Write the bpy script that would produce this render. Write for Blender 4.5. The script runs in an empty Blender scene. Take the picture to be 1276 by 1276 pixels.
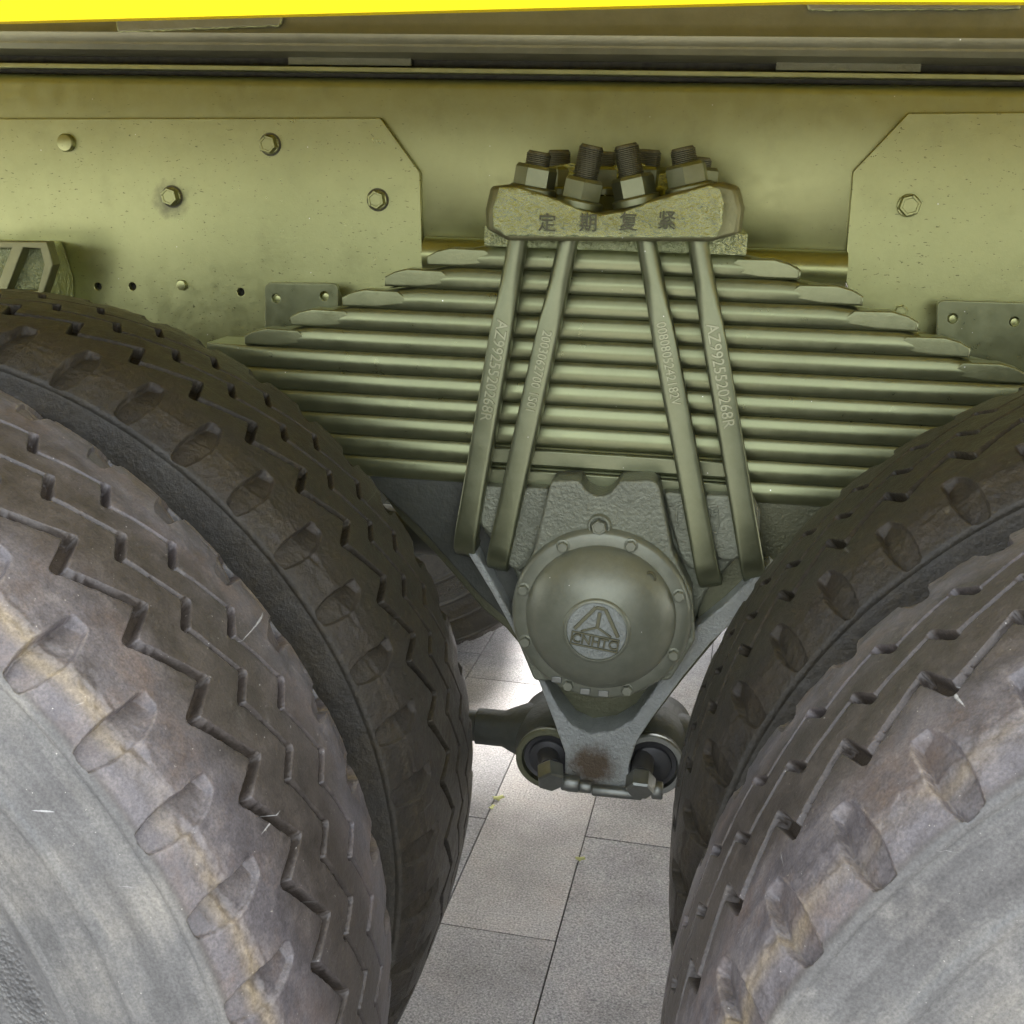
import bpy, math, random
import numpy as np
from mathutils import Vector, Matrix

R_ = math.radians
SC = bpy.context.scene
COL = SC.collection

# ---------------------------------------------------------------- camera
CAM = Vector((0.11351, 0.0, 1.23685))
BX = Vector((0.98581219, 0.16583104, 0.02596899))
BU = Vector((-0.07045142, 0.26836017, 0.96073899))
BF = Vector((-0.15235131, 0.94893777, -0.27623576))
FPX = 1430.3
cd = bpy.data.cameras.new('camera')
co = bpy.data.objects.new('camera', cd)
COL.objects.link(co)
m = Matrix((BX, BU, -BF)).transposed().to_4x4()
m.translation = CAM
co.matrix_world = m
cd.sensor_width = 36
cd.lens = 36 * FPX / 1276
cd.clip_start = 0.01
cd.clip_end = 500
SC.camera = co

# ---------------------------------------------------------------- sky, sun, exposure
SUN_EL, SUN_AZ = 54.0, 33.0      # azimuth measured from +Y towards +X: behind the truck
w = bpy.data.worlds.new('World')
SC.world = w
w.use_nodes = True
nt = w.node_tree
bg = nt.nodes['Background']
sky = nt.nodes.new('ShaderNodeTexSky')
sky.sky_type = 'NISHITA'
sky.sun_disc = False
sky.sun_elevation = R_(SUN_EL)
sky.sun_rotation = R_(SUN_AZ)
sky.dust_density = 4.0
sky.air_density = 1.0
hsv = nt.nodes.new('ShaderNodeHueSaturation')      # thin white cloud: a paler sky
hsv.inputs['Saturation'].default_value = 0.28
nt.links.new(sky.outputs[0], hsv.inputs['Color'])
nt.links.new(hsv.outputs[0], bg.inputs[0])
bg.inputs[1].default_value = 0.15
sl = bpy.data.lights.new('sun', 'SUN')
sl.energy = 2.0
sl.angle = R_(15)
sl.color = (1.0, 0.97, 0.93)
so = bpy.data.objects.new('sun', sl)
COL.objects.link(so)
sd = Vector((math.sin(R_(SUN_AZ)) * math.cos(R_(SUN_EL)), math.cos(R_(SUN_AZ)) * math.cos(R_(SUN_EL)), math.sin(R_(SUN_EL))))
so.rotation_euler = sd.to_track_quat('Z', 'Y').to_euler()
so.location = sd * 30
SC.view_settings.view_transform = 'Standard'
SC.view_settings.look = 'None'
SC.view_settings.exposure = 2.8
SC.view_settings.gamma = 1

# ---------------------------------------------------------------- helpers
def at(px, py, Y):
    """point of the plane y=Y seen at pixel (px, py) of the photograph"""
    d = BF * FPX + BX * (px - 638) + BU * (638 - py)
    t = (Y - CAM.y) / d.y
    return CAM + d * t

def xz(px, py, Y):
    p = at(px, py, Y)
    return (p.x, p.z)

def link(name, me, mat=None, parent=None, label=None, bevel=0, angle=35, smooth=True):
    o = bpy.data.objects.new(name, me)
    COL.objects.link(o)
    if mat is not None and not me.materials:
        me.materials.append(mat)
    if smooth:
        me.shade_smooth()
        me.set_sharp_from_angle(angle=R_(angle))
    if parent is not None:
        o.parent = parent
        o.matrix_parent_inverse = Matrix()
    if label:
        o['label'] = label
    if bevel:
        b = o.modifiers.new('bevel', 'BEVEL')
        b.width = bevel
        b.segments = 2
        b.limit_method = 'ANGLE'
        b.angle_limit = R_(40)
    if me.get('prism'):
        wn = o.modifiers.new('weighted_normal', 'WEIGHTED_NORMAL')
        wn.weight = 100
        wn.keep_sharp = True
    return o

def share(name, me, parent, M, label=None):
    o = bpy.data.objects.new(name, me)
    COL.objects.link(o)
    o.parent = parent
    o.matrix_parent_inverse = Matrix()
    o.matrix_local = M
    if label:
        o['label'] = label
    return o

class MB:
    def __init__(s):
        s.v = []
        s.f = []
    def add(s, vs, fs):
        n = len(s.v)
        s.v += [tuple(v) for v in vs]
        s.f += [tuple(i + n for i in f) for f in fs]
        return s
    def box(s, x0, x1, y0, y1, z0, z1):
        vs = [(x, y, z) for x in (x0, x1) for y in (y0, y1) for z in (z0, z1)]
        return s.add(vs, [(0, 1, 3, 2), (4, 6, 7, 5), (0, 4, 5, 1), (2, 3, 7, 6), (0, 2, 6, 4), (1, 5, 7, 3)])
    def loft(s, loops, cap=True):
        """loops: list of equal length closed point loops"""
        n = len(loops[0])
        vs = [p for l in loops for p in l]
        fs = []
        for i in range(len(loops) - 1):
            for j in range(n):
                k = (j + 1) % n
                fs.append((i * n + j, i * n + k, (i + 1) * n + k, (i + 1) * n + j))
        if cap:
            fs.append(tuple(range(n - 1, -1, -1)))
            fs.append(tuple((len(loops) - 1) * n + j for j in range(n)))
        return s.add(vs, fs)
    def lathe(s, prof, a, b, n=32, cap=True, hexa=False, rot=0.0):
        """prof: list of (r, t) with t in metres along the axis a->b"""
        a = Vector(a)
        d = (Vector(b) - a).normalized()
        up = Vector((0, 0, 1)) if abs(d.z) < 0.9 else Vector((1, 0, 0))
        e1 = d.cross(up).normalized()
        e2 = e1.cross(d)
        loops = []
        for r, t in prof:
            loops.append([a + d * t + (e1 * math.cos(2 * math.pi * i / n + rot) + e2 * math.sin(2 * math.pi * i / n + rot)) * r for i in range(n)])
        return s.loft(loops, cap)
    def cyl(s, a, b, r, n=24, r2=None):
        L = (Vector(b) - Vector(a)).length
        return s.lathe([(r, 0), (r if r2 is None else r2, L)], a, b, n)
    def mesh(s, name):
        me = bpy.data.meshes.new(name)
        me.from_pydata(s.v, [], s.f)
        me.validate()
        bm_fix(me)
        return me

def bm_fix(me):
    import bmesh
    bm = bmesh.new()
    bm.from_mesh(me)
    bmesh.ops.recalc_face_normals(bm, faces=bm.faces)
    bm.to_mesh(me)
    bm.free()

def prism_mesh(name, poly, y0, y1, bev=0.0015, holes=(), seg=2, cyc=True):
    """poly / holes in (x, z); solid from plane y0 (front) to y1, rounded edges"""
    cu = bpy.data.curves.new(name, 'CURVE')
    cu.dimensions = '2D'
    cu.fill_mode = 'BOTH'
    for pts in [poly] + list(holes):
        sp = cu.splines.new('POLY')
        sp.points.add(len(pts) - 1)
        for i, p in enumerate(pts):
            sp.points[i].co = (p[0], p[1], 0, 1)
        sp.use_cyclic_u = True
    h = (y1 - y0) / 2
    cu.extrude = max(h - bev, 1e-5)
    cu.bevel_depth = bev
    cu.bevel_resolution = seg
    cu.offset = -bev
    o = bpy.data.objects.new('tmp', cu)
    COL.objects.link(o)
    dg = bpy.context.evaluated_depsgraph_get()
    me = bpy.data.meshes.new_from_object(o.evaluated_get(dg))
    bpy.data.objects.remove(o)
    bpy.data.curves.remove(cu)
    n = len(me.vertices)
    c = np.empty(n * 3, np.float32)
    me.vertices.foreach_get('co', c)
    c = c.reshape(-1, 3)
    out = np.stack([c[:, 0], (y0 + y1) / 2 - c[:, 2], c[:, 1]], 1)
    me.vertices.foreach_set('co', out.ravel())
    me.name = name
    me['prism'] = 1
    me.update()
    import bmesh
    bm = bmesh.new()
    bm.from_mesh(me)
    bmesh.ops.remove_doubles(bm, verts=bm.verts, dist=1e-5)
    bm.to_mesh(me)
    bm.free()
    return me

def circle(cx, cz, r, n=20):
    return [(cx + r * math.cos(2 * math.pi * i / n), cz + r * math.sin(2 * math.pi * i / n)) for i in range(n)]

def text_mesh(s, size, depth, align='CENTER', xscale=1.0):
    cu = bpy.data.curves.new('lettering', 'FONT')
    cu.body = s
    cu.size = size
    cu.extrude = depth
    cu.bevel_depth = depth * 0.3
    cu.bevel_resolution = 0
    cu.align_x = align
    cu.align_y = 'CENTER'
    cu.resolution_u = 3
    o = bpy.data.objects.new('tmp', cu)
    COL.objects.link(o)
    dg = bpy.context.evaluated_depsgraph_get()
    me = bpy.data.meshes.new_from_object(o.evaluated_get(dg))
    bpy.data.objects.remove(o)
    if xscale != 1.0:
        me.transform(Matrix.Diagonal((xscale, 1, 1, 1)))
    return me

# ---------------------------------------------------------------- materials
def mat_new(name):
    m = bpy.data.materials.new(name)
    m.use_nodes = True
    nt = m.node_tree
    return m, nt, nt.nodes['Principled BSDF'], nt.nodes.new('ShaderNodeTexCoord')

def N(nt, t, **k):
    n = nt.nodes.new(t)
    for a, b in k.items():
        if a.startswith('i_'):
            n.inputs[a[2:].replace('_', ' ')].default_value = b
        else:
            setattr(n, a, b)
    return n

def noise(nt, tc, scale, detail=4, rough=0.55):
    n = nt.nodes.new('ShaderNodeTexNoise')
    n.inputs['Scale'].default_value = scale
    n.inputs['Detail'].default_value = detail
    n.inputs['Roughness'].default_value = rough
    nt.links.new(tc.outputs['Object'], n.inputs['Vector'])
    return n

def ramp(nt, src, stops):
    r = nt.nodes.new('ShaderNodeValToRGB')
    el = r.color_ramp.elements
    while len(el) < len(stops):
        el.new(0.5)
    for e, (p, c) in zip(el, stops):
        e.position = p
        e.color = c if len(c) == 4 else (*c, 1)
    nt.links.new(src, r.inputs[0])
    return r

def mix(nt, fac, a, b, blend='MIX'):
    x = nt.nodes.new('ShaderNodeMix')
    x.data_type = 'RGBA'
    x.blend_type = blend
    for idx, v in ((0, fac), (6, a), (7, b)):
        if isinstance(v, (int, float)):
            x.inputs[idx].default_value = v
        elif isinstance(v, tuple):
            x.inputs[idx].default_value = v if len(v) == 4 else (*v, 1)
        else:
            nt.links.new(v, x.inputs[idx])
    return x.outputs[2]

def math_(nt, op, a, b=None, clamp=False):
    x = nt.nodes.new('ShaderNodeMath')
    x.operation = op
    x.use_clamp = clamp
    for i, v in enumerate((a, b)):
        if v is None:
            continue
        if isinstance(v, (int, float)):
            x.inputs[i].default_value = v
        else:
            nt.links.new(v, x.inputs[i])
    return x.outputs[0]

def paint(name, col, col2, rough=0.42, lump=0.0, lump_scale=120, fine=0.15, dust=0.25, spec=0.5, rust=None, rust_col=(0.15, 0.105, 0.06), ldist=0.006, scratches=0.0, metal=0.8):
    """satin brushed-on vehicle paint: mottling, grime, orange peel, cast lumps, dust specks"""
    m, nt, bs, tc = mat_new(name)
    n1 = noise(nt, tc, 6, 5)
    c = ramp(nt, n1.outputs[0], [(0.32, col), (0.68, col2)]).outputs[0]
    n2 = noise(nt, tc, 45, 6, 0.7)
    g = ramp(nt, n2.outputs[0], [(0.42, (0, 0, 0)), (0.75, (1, 1, 1))]).outputs[0]
    c = mix(nt, math_(nt, 'MULTIPLY', g, dust), c, tuple(min(1, x * 1.25 + 0.05) for x in col2))
    n3 = noise(nt, tc, 17, 5, 0.65)
    d = ramp(nt, n3.outputs[0], [(0.55, (0, 0, 0)), (0.72, (1, 1, 1))]).outputs[0]
    c = mix(nt, math_(nt, 'MULTIPLY', d, 0.22), c, tuple(x * 0.6 for x in col))
    # pale dust specks
    v = nt.nodes.new('ShaderNodeTexVoronoi')
    v.inputs['Scale'].default_value = 75
    nt.links.new(tc.outputs['Object'], v.inputs['Vector'])
    sp = math_(nt, 'LESS_THAN', v.outputs['Distance'], 0.055)
    rnd = nt.nodes.new('ShaderNodeSeparateColor')
    nt.links.new(v.outputs['Color'], rnd.inputs[0])
    sp = math_(nt, 'MULTIPLY', sp, math_(nt, 'GREATER_THAN', rnd.outputs[0], 0.93))
    c = mix(nt, sp, c, (0.75, 0.75, 0.68))
    if scratches:
        w1 = nt.nodes.new('ShaderNodeMapping')
        w1.inputs['Rotation'].default_value = (0, 0.9, 0)
        w1.inputs['Scale'].default_value = (26, 10, 62)
        nt.links.new(tc.outputs['Object'], w1.inputs['Vector'])
        v2 = nt.nodes.new('ShaderNodeTexNoise')
        v2.inputs['Scale'].default_value = 6
        v2.inputs['Detail'].default_value = 6
        nt.links.new(w1.outputs[0], v2.inputs['Vector'])
        s1 = ramp(nt, v2.outputs[0], [(0.67, (0, 0, 0)), (0.70, (1, 1, 1))]).outputs[0]
        c = mix(nt, math_(nt, 'MULTIPLY', s1, scratches), c, tuple(x * 0.3 for x in col))
    if rust:
        cx, cy, cz, rr = rust
        sep = nt.nodes.new('ShaderNodeVectorMath')
        sep.operation = 'DISTANCE'
        nt.links.new(tc.outputs['Object'], sep.inputs[0])
        sep.inputs[1].default_value = (cx, cy, cz)
        n4 = noise(nt, tc, 70, 5, 0.7)
        dd = math_(nt, 'ADD', sep.outputs['Value'], math_(nt, 'MULTIPLY', n4.outputs[0], rr * 1.2))
        rm = math_(nt, 'SUBTRACT', 1.0, math_(nt, 'DIVIDE', dd, rr * 1.75), True)
        rm = math_(nt, 'MULTIPLY', rm, 2.6, True)
        c = mix(nt, math_(nt, 'MULTIPLY', rm, 0.92), c, rust_col)
    nt.links.new(c, bs.inputs['Base Color'])
    rr_ = ramp(nt, n2.outputs[0], [(0.3, (rough - 0.03,) * 3), (0.8, (rough + 0.12,) * 3)]).outputs[0]
    nt.links.new(rr_, bs.inputs['Roughness'])
    bs.inputs['Specular IOR Level'].default_value = spec
    bs.inputs['Metallic'].default_value = metal
    nf = noise(nt, tc, 420, 3, 0.6)
    b1 = nt.nodes.new('ShaderNodeBump')
    b1.inputs['Strength'].default_value = fine
    b1.inputs['Distance'].default_value = 0.00035
    nt.links.new(nf.outputs[0], b1.inputs['Height'])
    b3 = nt.nodes.new('ShaderNodeBump')
    b3.inputs['Strength'].default_value = 0.10
    b3.inputs['Distance'].default_value = 0.0004
    nt.links.new(n2.outputs[0], b3.inputs['Height'])
    nt.links.new(b1.outputs[0], b3.inputs['Normal'])
    last = b3
    if lump:
        nl = noise(nt, tc, lump_scale, 5, 0.62)
        b2 = nt.nodes.new('ShaderNodeBump')
        b2.inputs['Strength'].default_value = lump
        b2.inputs['Distance'].default_value = ldist
        nt.links.new(nl.outputs[0], b2.inputs['Height'])
        nt.links.new(last.outputs[0], b2.inputs['Normal'])
        last = b2
    nt.links.new(last.outputs[0], bs.inputs['Normal'])
    return m

M = {}
M['frame'] = paint('olive_frame_paint', (0.31, 0.325, 0.145), (0.35, 0.365, 0.165), 0.31, dust=0.2, scratches=0.5, fine=0.12)
M['plate'] = paint('olive_plate_paint', (0.335, 0.35, 0.155), (0.38, 0.395, 0.178), 0.30, dust=0.2, scratches=0.8, fine=0.15, lump=0.03, lump_scale=260, rust=(*at(212, 249, 1.59), .026), rust_col=(.16, .16, .085))
M['spring'] = paint('olive_spring_paint', (0.175, 0.19, 0.098), (0.205, 0.22, 0.115), 0.29, dust=0.25, fine=0.12)
M['rod'] = paint('olive_rod_paint', (0.175, 0.19, 0.108), (0.21, 0.225, 0.13), 0.33, dust=0.3, fine=0.3)
M['facet'] = paint('ground_leaf_end_paint', (0.20, 0.215, 0.11), (0.24, 0.255, 0.135), 0.33, metal=.75, lump=.08, lump_scale=300, dust=.3)
M['sub'] = paint('olive_subframe_paint', (0.22, 0.215, 0.125), (0.27, 0.265, 0.15), 0.38, metal=.6, lump=.1, lump_scale=60)
M['letter'] = paint('pale_raised_letter_paint', (0.30, 0.31, 0.20), (0.36, 0.37, 0.24), 0.35)  # letters a lighter tone than the rods
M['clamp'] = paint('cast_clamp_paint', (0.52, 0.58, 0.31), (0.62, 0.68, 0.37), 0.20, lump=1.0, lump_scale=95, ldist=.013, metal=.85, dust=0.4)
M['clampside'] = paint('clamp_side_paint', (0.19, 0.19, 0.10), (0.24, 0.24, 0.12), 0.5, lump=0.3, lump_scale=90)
M['cast'] = paint('cast_seat_paint', (0.19, 0.20, 0.145), (0.25, 0.265, 0.19), 0.38, metal=.5, lump=0.5, lump_scale=190, dust=0.3)
M['hub'] = paint('hub_cover_paint', (0.17, 0.18, 0.13), (0.22, 0.23, 0.165), 0.38, lump=0.08, lump_scale=110, dust=0.35, metal=.35)
M['medal'] = paint('medallion_paint', (0.24, 0.26, 0.23), (0.30, 0.32, 0.28), 0.35, lump=0.5, lump_scale=200, metal=0.2)
M['dark'] = paint('dark_grimy_paint', (0.045, 0.05, 0.04), (0.075, 0.08, 0.062), 0.5, metal=.1, lump=0.25, lump_scale=120, dust=0.2)
M['web'] = paint('bracket_web_paint', (0.13, 0.135, 0.08), (0.17, 0.175, 0.11), 0.45, lump=0.3, lump_scale=220)
brp = at(738, 955, 1.415)
M['bracket'] = paint('bracket_rim_paint', (0.42, 0.45, 0.42), (0.56, 0.59, 0.55), 0.38, lump=0.9, lump_scale=240, dust=0.4, metal=0.45, rust=(brp.x, brp.y, brp.z, 0.036))
M['steel'] = paint('weathered_grey_bolt', (0.18, 0.19, 0.165), (0.24, 0.25, 0.22), 0.35, lump=0.1, lump_scale=150, dust=0.4)
M['rubber_bush'] = paint('black_rubber_bush', (0.035, 0.036, 0.036), (0.06, 0.06, 0.058), 0.45, metal=0,  dust=0.1)
M['thread'] = paint('grimy_thread_paint', (0.12, 0.12, 0.075), (0.17, 0.17, 0.105), 0.45, dust=0.3)

def yellow_mat():
    m, nt, bs, tc = mat_new('yellow_body_paint')
    n = noise(nt, tc, 3, 3)
    c = ramp(nt, n.outputs[0], [(0.3, (0.64, 0.47, 0.002)), (0.7, (0.68, 0.50, 0.002))]).outputs[0]
    nt.links.new(c, bs.inputs['Base Color'])
    bs.inputs['Roughness'].default_value = 0.5
    bs.inputs['Specular IOR Level'].default_value = 0.15
    return m
M['yellow'] = yellow_mat()

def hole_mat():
    m, nt, bs, tc = mat_new('bore_dark')  # near-black tone for bores and the strip gap
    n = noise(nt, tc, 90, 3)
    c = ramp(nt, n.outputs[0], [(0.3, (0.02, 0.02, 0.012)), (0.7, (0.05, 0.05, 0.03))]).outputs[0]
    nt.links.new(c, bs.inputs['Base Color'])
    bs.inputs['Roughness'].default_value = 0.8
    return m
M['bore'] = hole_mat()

def tyre_mat(mud_shade=0.0):
    m, nt, bs, tc = mat_new('muddy_shaded_rubber' if mud_shade else 'worn_dusty_rubber')
    def attr(n):
        a = nt.nodes.new('ShaderNodeAttribute')
        a.attribute_name = n
        return a.outputs['Fac']
    side, crease, deep = attr('side'), attr('crease'), attr('deep')
    n1 = noise(nt, tc, 9, 6, 0.6)
    n2 = noise(nt, tc, 40, 8, 0.7)
    n3 = noise(nt, tc, 130, 5, 0.65)
    tread = ramp(nt, n2.outputs[0], [(0.3, (0.036, 0.031, 0.026)), (0.55, (0.060, 0.051, 0.043)), (0.75, (0.094, 0.080, 0.067))]).outputs[0]
    sidec = ramp(nt, n1.outputs[0], [(0.3, (0.068, 0.067, 0.064)), (0.5, (0.110, 0.110, 0.104)), (0.72, (0.20, 0.19, 0.162))]).outputs[0]
    c = mix(nt, math_(nt, 'MULTIPLY', side, 1.0 - 0.35 * mud_shade), tread, sidec)
    ribc = ramp(nt, n2.outputs[0], [(0.3, (0.066, 0.060, 0.062)), (0.52, (0.112, 0.103, 0.107)), (0.75, (0.190, 0.170, 0.160))]).outputs[0]  # paler purple-grey rib: sky sheen put into the colour
    c = mix(nt, math_(nt, 'MULTIPLY', attr('rib'), 0.85 - 0.55 * mud_shade), c, ribc)
    rusty_and_rim_light = ramp(nt, noise(nt, tc, 19, 8, 0.7).outputs[0], [(0.48, (0, 0, 0)), (0.66, (1, 1, 1))]).outputs[0]
    c = mix(nt, math_(nt, 'MULTIPLY', math_(nt, 'MULTIPLY', rusty_and_rim_light, attr('rib')), 0.45), c, (0.14, 0.095, 0.065))
    c = mix(nt, math_(nt, 'MULTIPLY', math_(nt, 'MULTIPLY', attr('edge'), rusty_and_rim_light), 0.45 - 0.25 * mud_shade), c, (0.34, 0.30, 0.25))  # pale pocket rims: light on the edges put into the colour
    # ochre dust caught along the shoulder crease
    cr = math_(nt, 'MULTIPLY', crease, ramp(nt, n1.outputs[0], [(0.36, (0.1, 0.1, 0.1)), (0.62, (1, 1, 1))]).outputs[0])
    och = ramp(nt, n3.outputs[0], [(0.3, (0.12, 0.095, 0.06)), (0.7, (0.30, 0.245, 0.16))]).outputs[0]
    c = mix(nt, math_(nt, 'MULTIPLY', cr, 0.9 - 0.55 * mud_shade), c, och)
    # grooves darken with depth: recess shade put into a brown tone
    c = mix(nt, math_(nt, 'MULTIPLY', deep, 0.7), c, (0.036, 0.028, 0.020))
    # pale scuffs
    sc_ = noise(nt, tc, 24, 9, 0.78)
    s = ramp(nt, sc_.outputs[0], [(0.60, (0, 0, 0)), (0.70, (1, 1, 1))]).outputs[0]
    c = mix(nt, math_(nt, 'MULTIPLY', s, 0.35), c, (0.20, 0.19, 0.17))
    st = noise(nt, tc, 300, 2, 0.5)
    s2 = ramp(nt, st.outputs[0], [(0.74, (0, 0, 0)), (0.78, (1, 1, 1))]).outputs[0]
    c = mix(nt, math_(nt, 'MULTIPLY', s2, 0.7), c, (0.45, 0.43, 0.38))
    pa = nt.nodes.new('ShaderNodeAttribute')
    pa.attribute_name = 'pol'
    ns = nt.nodes.new('ShaderNodeTexNoise')
    ns.inputs['Scale'].default_value = 1.0
    ns.inputs['Detail'].default_value = 7
    ns.inputs['Roughness'].default_value = 0.65
    nt.links.new(pa.outputs['Vector'], ns.inputs['Vector'])
    stk = ramp(nt, ns.outputs[0], [(0.30, (0.62, 0.62, 0.62)), (0.5, (1, 1, 1)), (0.72, (1.55, 1.52, 1.42))]).outputs[0]
    c = mix(nt, math_(nt, 'MULTIPLY', side, 0.9), c, mix(nt, 1.0, c, stk, 'MULTIPLY'))
    mp = nt.nodes.new('ShaderNodeMapping')
    mp.inputs['Rotation'].default_value = (0, 0.75, 0)
    mp.inputs['Scale'].default_value = (14, 6, 210)
    nt.links.new(tc.outputs['Object'], mp.inputs['Vector'])
    nsx = nt.nodes.new('ShaderNodeTexNoise')
    nsx.inputs['Scale'].default_value = 1.0
    nsx.inputs['Detail'].default_value = 2
    nt.links.new(mp.outputs[0], nsx.inputs['Vector'])
    scr = ramp(nt, nsx.outputs[0], [(0.745, (0, 0, 0)), (0.765, (1, 1, 1))]).outputs[0]
    c = mix(nt, math_(nt, 'MULTIPLY', scr, 0.75), c, (0.42, 0.42, 0.40))
    n5 = noise(nt, tc, 12, 10, 0.72)
    smear = ramp(nt, n5.outputs[0], [(0.53, (0, 0, 0)), (0.68, (1, 1, 1))]).outputs[0]
    c = mix(nt, math_(nt, 'MULTIPLY', math_(nt, 'MULTIPLY', smear, side), 0.38), c, (0.27, 0.26, 0.225))
    grain = noise(nt, tc, 500, 3, 0.6)
    if mud_shade:
        nm_ = noise(nt, tc, 15, 9, 0.7)
        mm_ = ramp(nt, nm_.outputs[0], [(0.40, (0, 0, 0)), (0.62, (1, 1, 1))]).outputs[0]
        mc_ = ramp(nt, n3.outputs[0], [(0.3, (0.022, 0.019, 0.011)), (0.7, (0.075, 0.061, 0.036))]).outputs[0]
        c = mix(nt, 0.72, c, (0.021, 0.019, 0.012))  # overall darkening: shade between the tyres put into the colour
        c = mix(nt, math_(nt, 'MULTIPLY', mm_, 0.6), c, mc_)
        hl = ramp(nt, noise(nt, tc, 60, 9, 0.8).outputs[0], [(0.62, (0, 0, 0)), (0.70, (1, 1, 1))]).outputs[0]
        c = mix(nt, math_(nt, 'MULTIPLY', hl, 0.5), c, (0.22, 0.20, 0.14))
    gr__ = ramp(nt, grain.outputs[0], [(0.3, (0.72, 0.72, 0.72)), (0.7, (1.3, 1.3, 1.3))]).outputs[0]
    c = mix(nt, 1.0, c, gr__, 'MULTIPLY')
    nt.links.new(c, bs.inputs['Base Color'])
    rg = ramp(nt, n2.outputs[0], [(0.3, (0.29,) * 3), (0.7, (0.48,) * 3)]).outputs[0]
    nt.links.new(rg, bs.inputs['Roughness'])
    nt.links.new(math_(nt, 'SUBTRACT', 0.5 - 0.15 * mud_shade, math_(nt, 'MULTIPLY', attr('deep'), 0.33)), bs.inputs['Specular IOR Level'])
    b1 = nt.nodes.new('ShaderNodeBump')
    b1.inputs['Strength'].default_value = 0.35
    b1.inputs['Distance'].default_value = 0.0015
    nt.links.new(n3.outputs[0], b1.inputs['Height'])
    b2 = nt.nodes.new('ShaderNodeBump')
    b2.inputs['Strength'].default_value = 0.25 + 0.45 * mud_shade
    b2.inputs['Distance'].default_value = 0.0022 + 0.004 * mud_shade
    nt.links.new(n2.outputs[0], b2.inputs['Height'])
    nt.links.new(b1.outputs[0], b2.inputs['Normal'])
    vo = nt.nodes.new('ShaderNodeTexVoronoi')
    vo.inputs['Scale'].default_value = 260
    nt.links.new(tc.outputs['Object'], vo.inputs['Vector'])
    b4 = nt.nodes.new('ShaderNodeBump')
    b4.inputs['Distance'].default_value = 0.0025
    nt.links.new(attr('band'), b4.inputs['Strength'])
    nt.links.new(vo.outputs['Distance'], b4.inputs['Height'])
    nt.links.new(b2.outputs[0], b4.inputs['Normal'])
    b5 = nt.nodes.new('ShaderNodeBump')
    b5.inputs['Strength'].default_value = 0.25
    b5.inputs['Distance'].default_value = 0.0006
    nt.links.new(grain.outputs[0], b5.inputs['Height'])
    nt.links.new(b4.outputs[0], b5.inputs['Normal'])
    nt.links.new(b5.outputs[0], bs.inputs['Normal'])
    return m
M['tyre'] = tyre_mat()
M['mudshadetyre'] = tyre_mat(1.0)

def granite():
    m, nt, bs, tc = mat_new('flamed_granite')
    oi = nt.nodes.new('ShaderNodeObjectInfo')
    add = nt.nodes.new('ShaderNodeVectorMath')
    add.operation = 'ADD'
    nt.links.new(tc.outputs['Object'], add.inputs[0])
    mul = nt.nodes.new('ShaderNodeMath')
    mul.operation = 'MULTIPLY'
    mul.inputs[1].default_value = 13.0
    nt.links.new(oi.outputs['Random'], mul.inputs[0])
    nt.links.new(mul.outputs[0], add.inputs[1])
    def nz(s, d, r=0.6):
        n = nt.nodes.new('ShaderNodeTexNoise')
        n.inputs['Scale'].default_value = s
        n.inputs['Detail'].default_value = d
        n.inputs['Roughness'].default_value = r
        nt.links.new(add.outputs[0], n.inputs['Vector'])
        return n
    a = nz(260, 4, 0.75)
    b = nz(7, 5)
    c = ramp(nt, a.outputs[0], [(0.33, (0.14, 0.14, 0.15)), (0.47, (0.33, 0.33, 0.34)), (0.55, (0.42, 0.42, 0.425)), (0.68, (0.66, 0.66, 0.66))]).outputs[0]
    t = ramp(nt, b.outputs[0], [(0.3, (0.78, 0.74, 0.74)), (0.5, (0.95, 0.93, 0.9)), (0.7, (1.0, 0.93, 0.88))]).outputs[0]
    c = mix(nt, 1.0, c, t, 'MULTIPLY')
    tone = ramp(nt, oi.outputs['Random'], [(0, (0.78, 0.79, 0.82)), (1, (1.08, 1.06, 1.04))]).outputs[0]
    c = mix(nt, 1.0, c, tone, 'MULTIPLY')
    sp = nz(38, 6, 0.7)
    s = ramp(nt, sp.outputs[0], [(0.67, (0, 0, 0)), (0.71, (1, 1, 1))]).outputs[0]
    c = mix(nt, math_(nt, 'MULTIPLY', s, 0.4), c, (0.6, 0.58, 0.56))
    stn = nz(3.3, 9, 0.68)
    s3 = ramp(nt, stn.outputs[0], [(0.46, (1, 1, 1)), (0.66, (0.72, 0.71, 0.70))]).outputs[0]
    c = mix(nt, 1.0, c, s3, 'MULTIPLY')
    nt.links.new(c, bs.inputs['Base Color'])
    bs.inputs['Roughness'].default_value = 0.75
    bp = nt.nodes.new('ShaderNodeBump')
    bp.inputs['Strength'].default_value = 0.35
    bp.inputs['Distance'].default_value = 0.001
    nt.links.new(a.outputs[0], bp.inputs['Height'])
    nt.links.new(bp.outputs[0], bs.inputs['Normal'])
    return m
M['granite'] = granite()

def simple(name, col, rough=0.8):
    m, nt, bs, tc = mat_new(name)
    n = noise(nt, tc, 30, 4)
    c = ramp(nt, n.outputs[0], [(0.3, tuple(x * 0.8 for x in col)), (0.7, col)]).outputs[0]
    nt.links.new(c, bs.inputs['Base Color'])
    bs.inputs['Roughness'].default_value = rough
    return m
M['joint'] = simple('joint_soil', (0.05, 0.047, 0.042))
M['groove_shade'] = simple('groove_shadow_paint', (0.10, 0.10, 0.05), 0.6)  # dark tone standing for shade in strokes and round bolt heads
M['leaf'] = simple('yellow_green_leaf', (0.55, 0.56, 0.22), 0.6)

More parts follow.
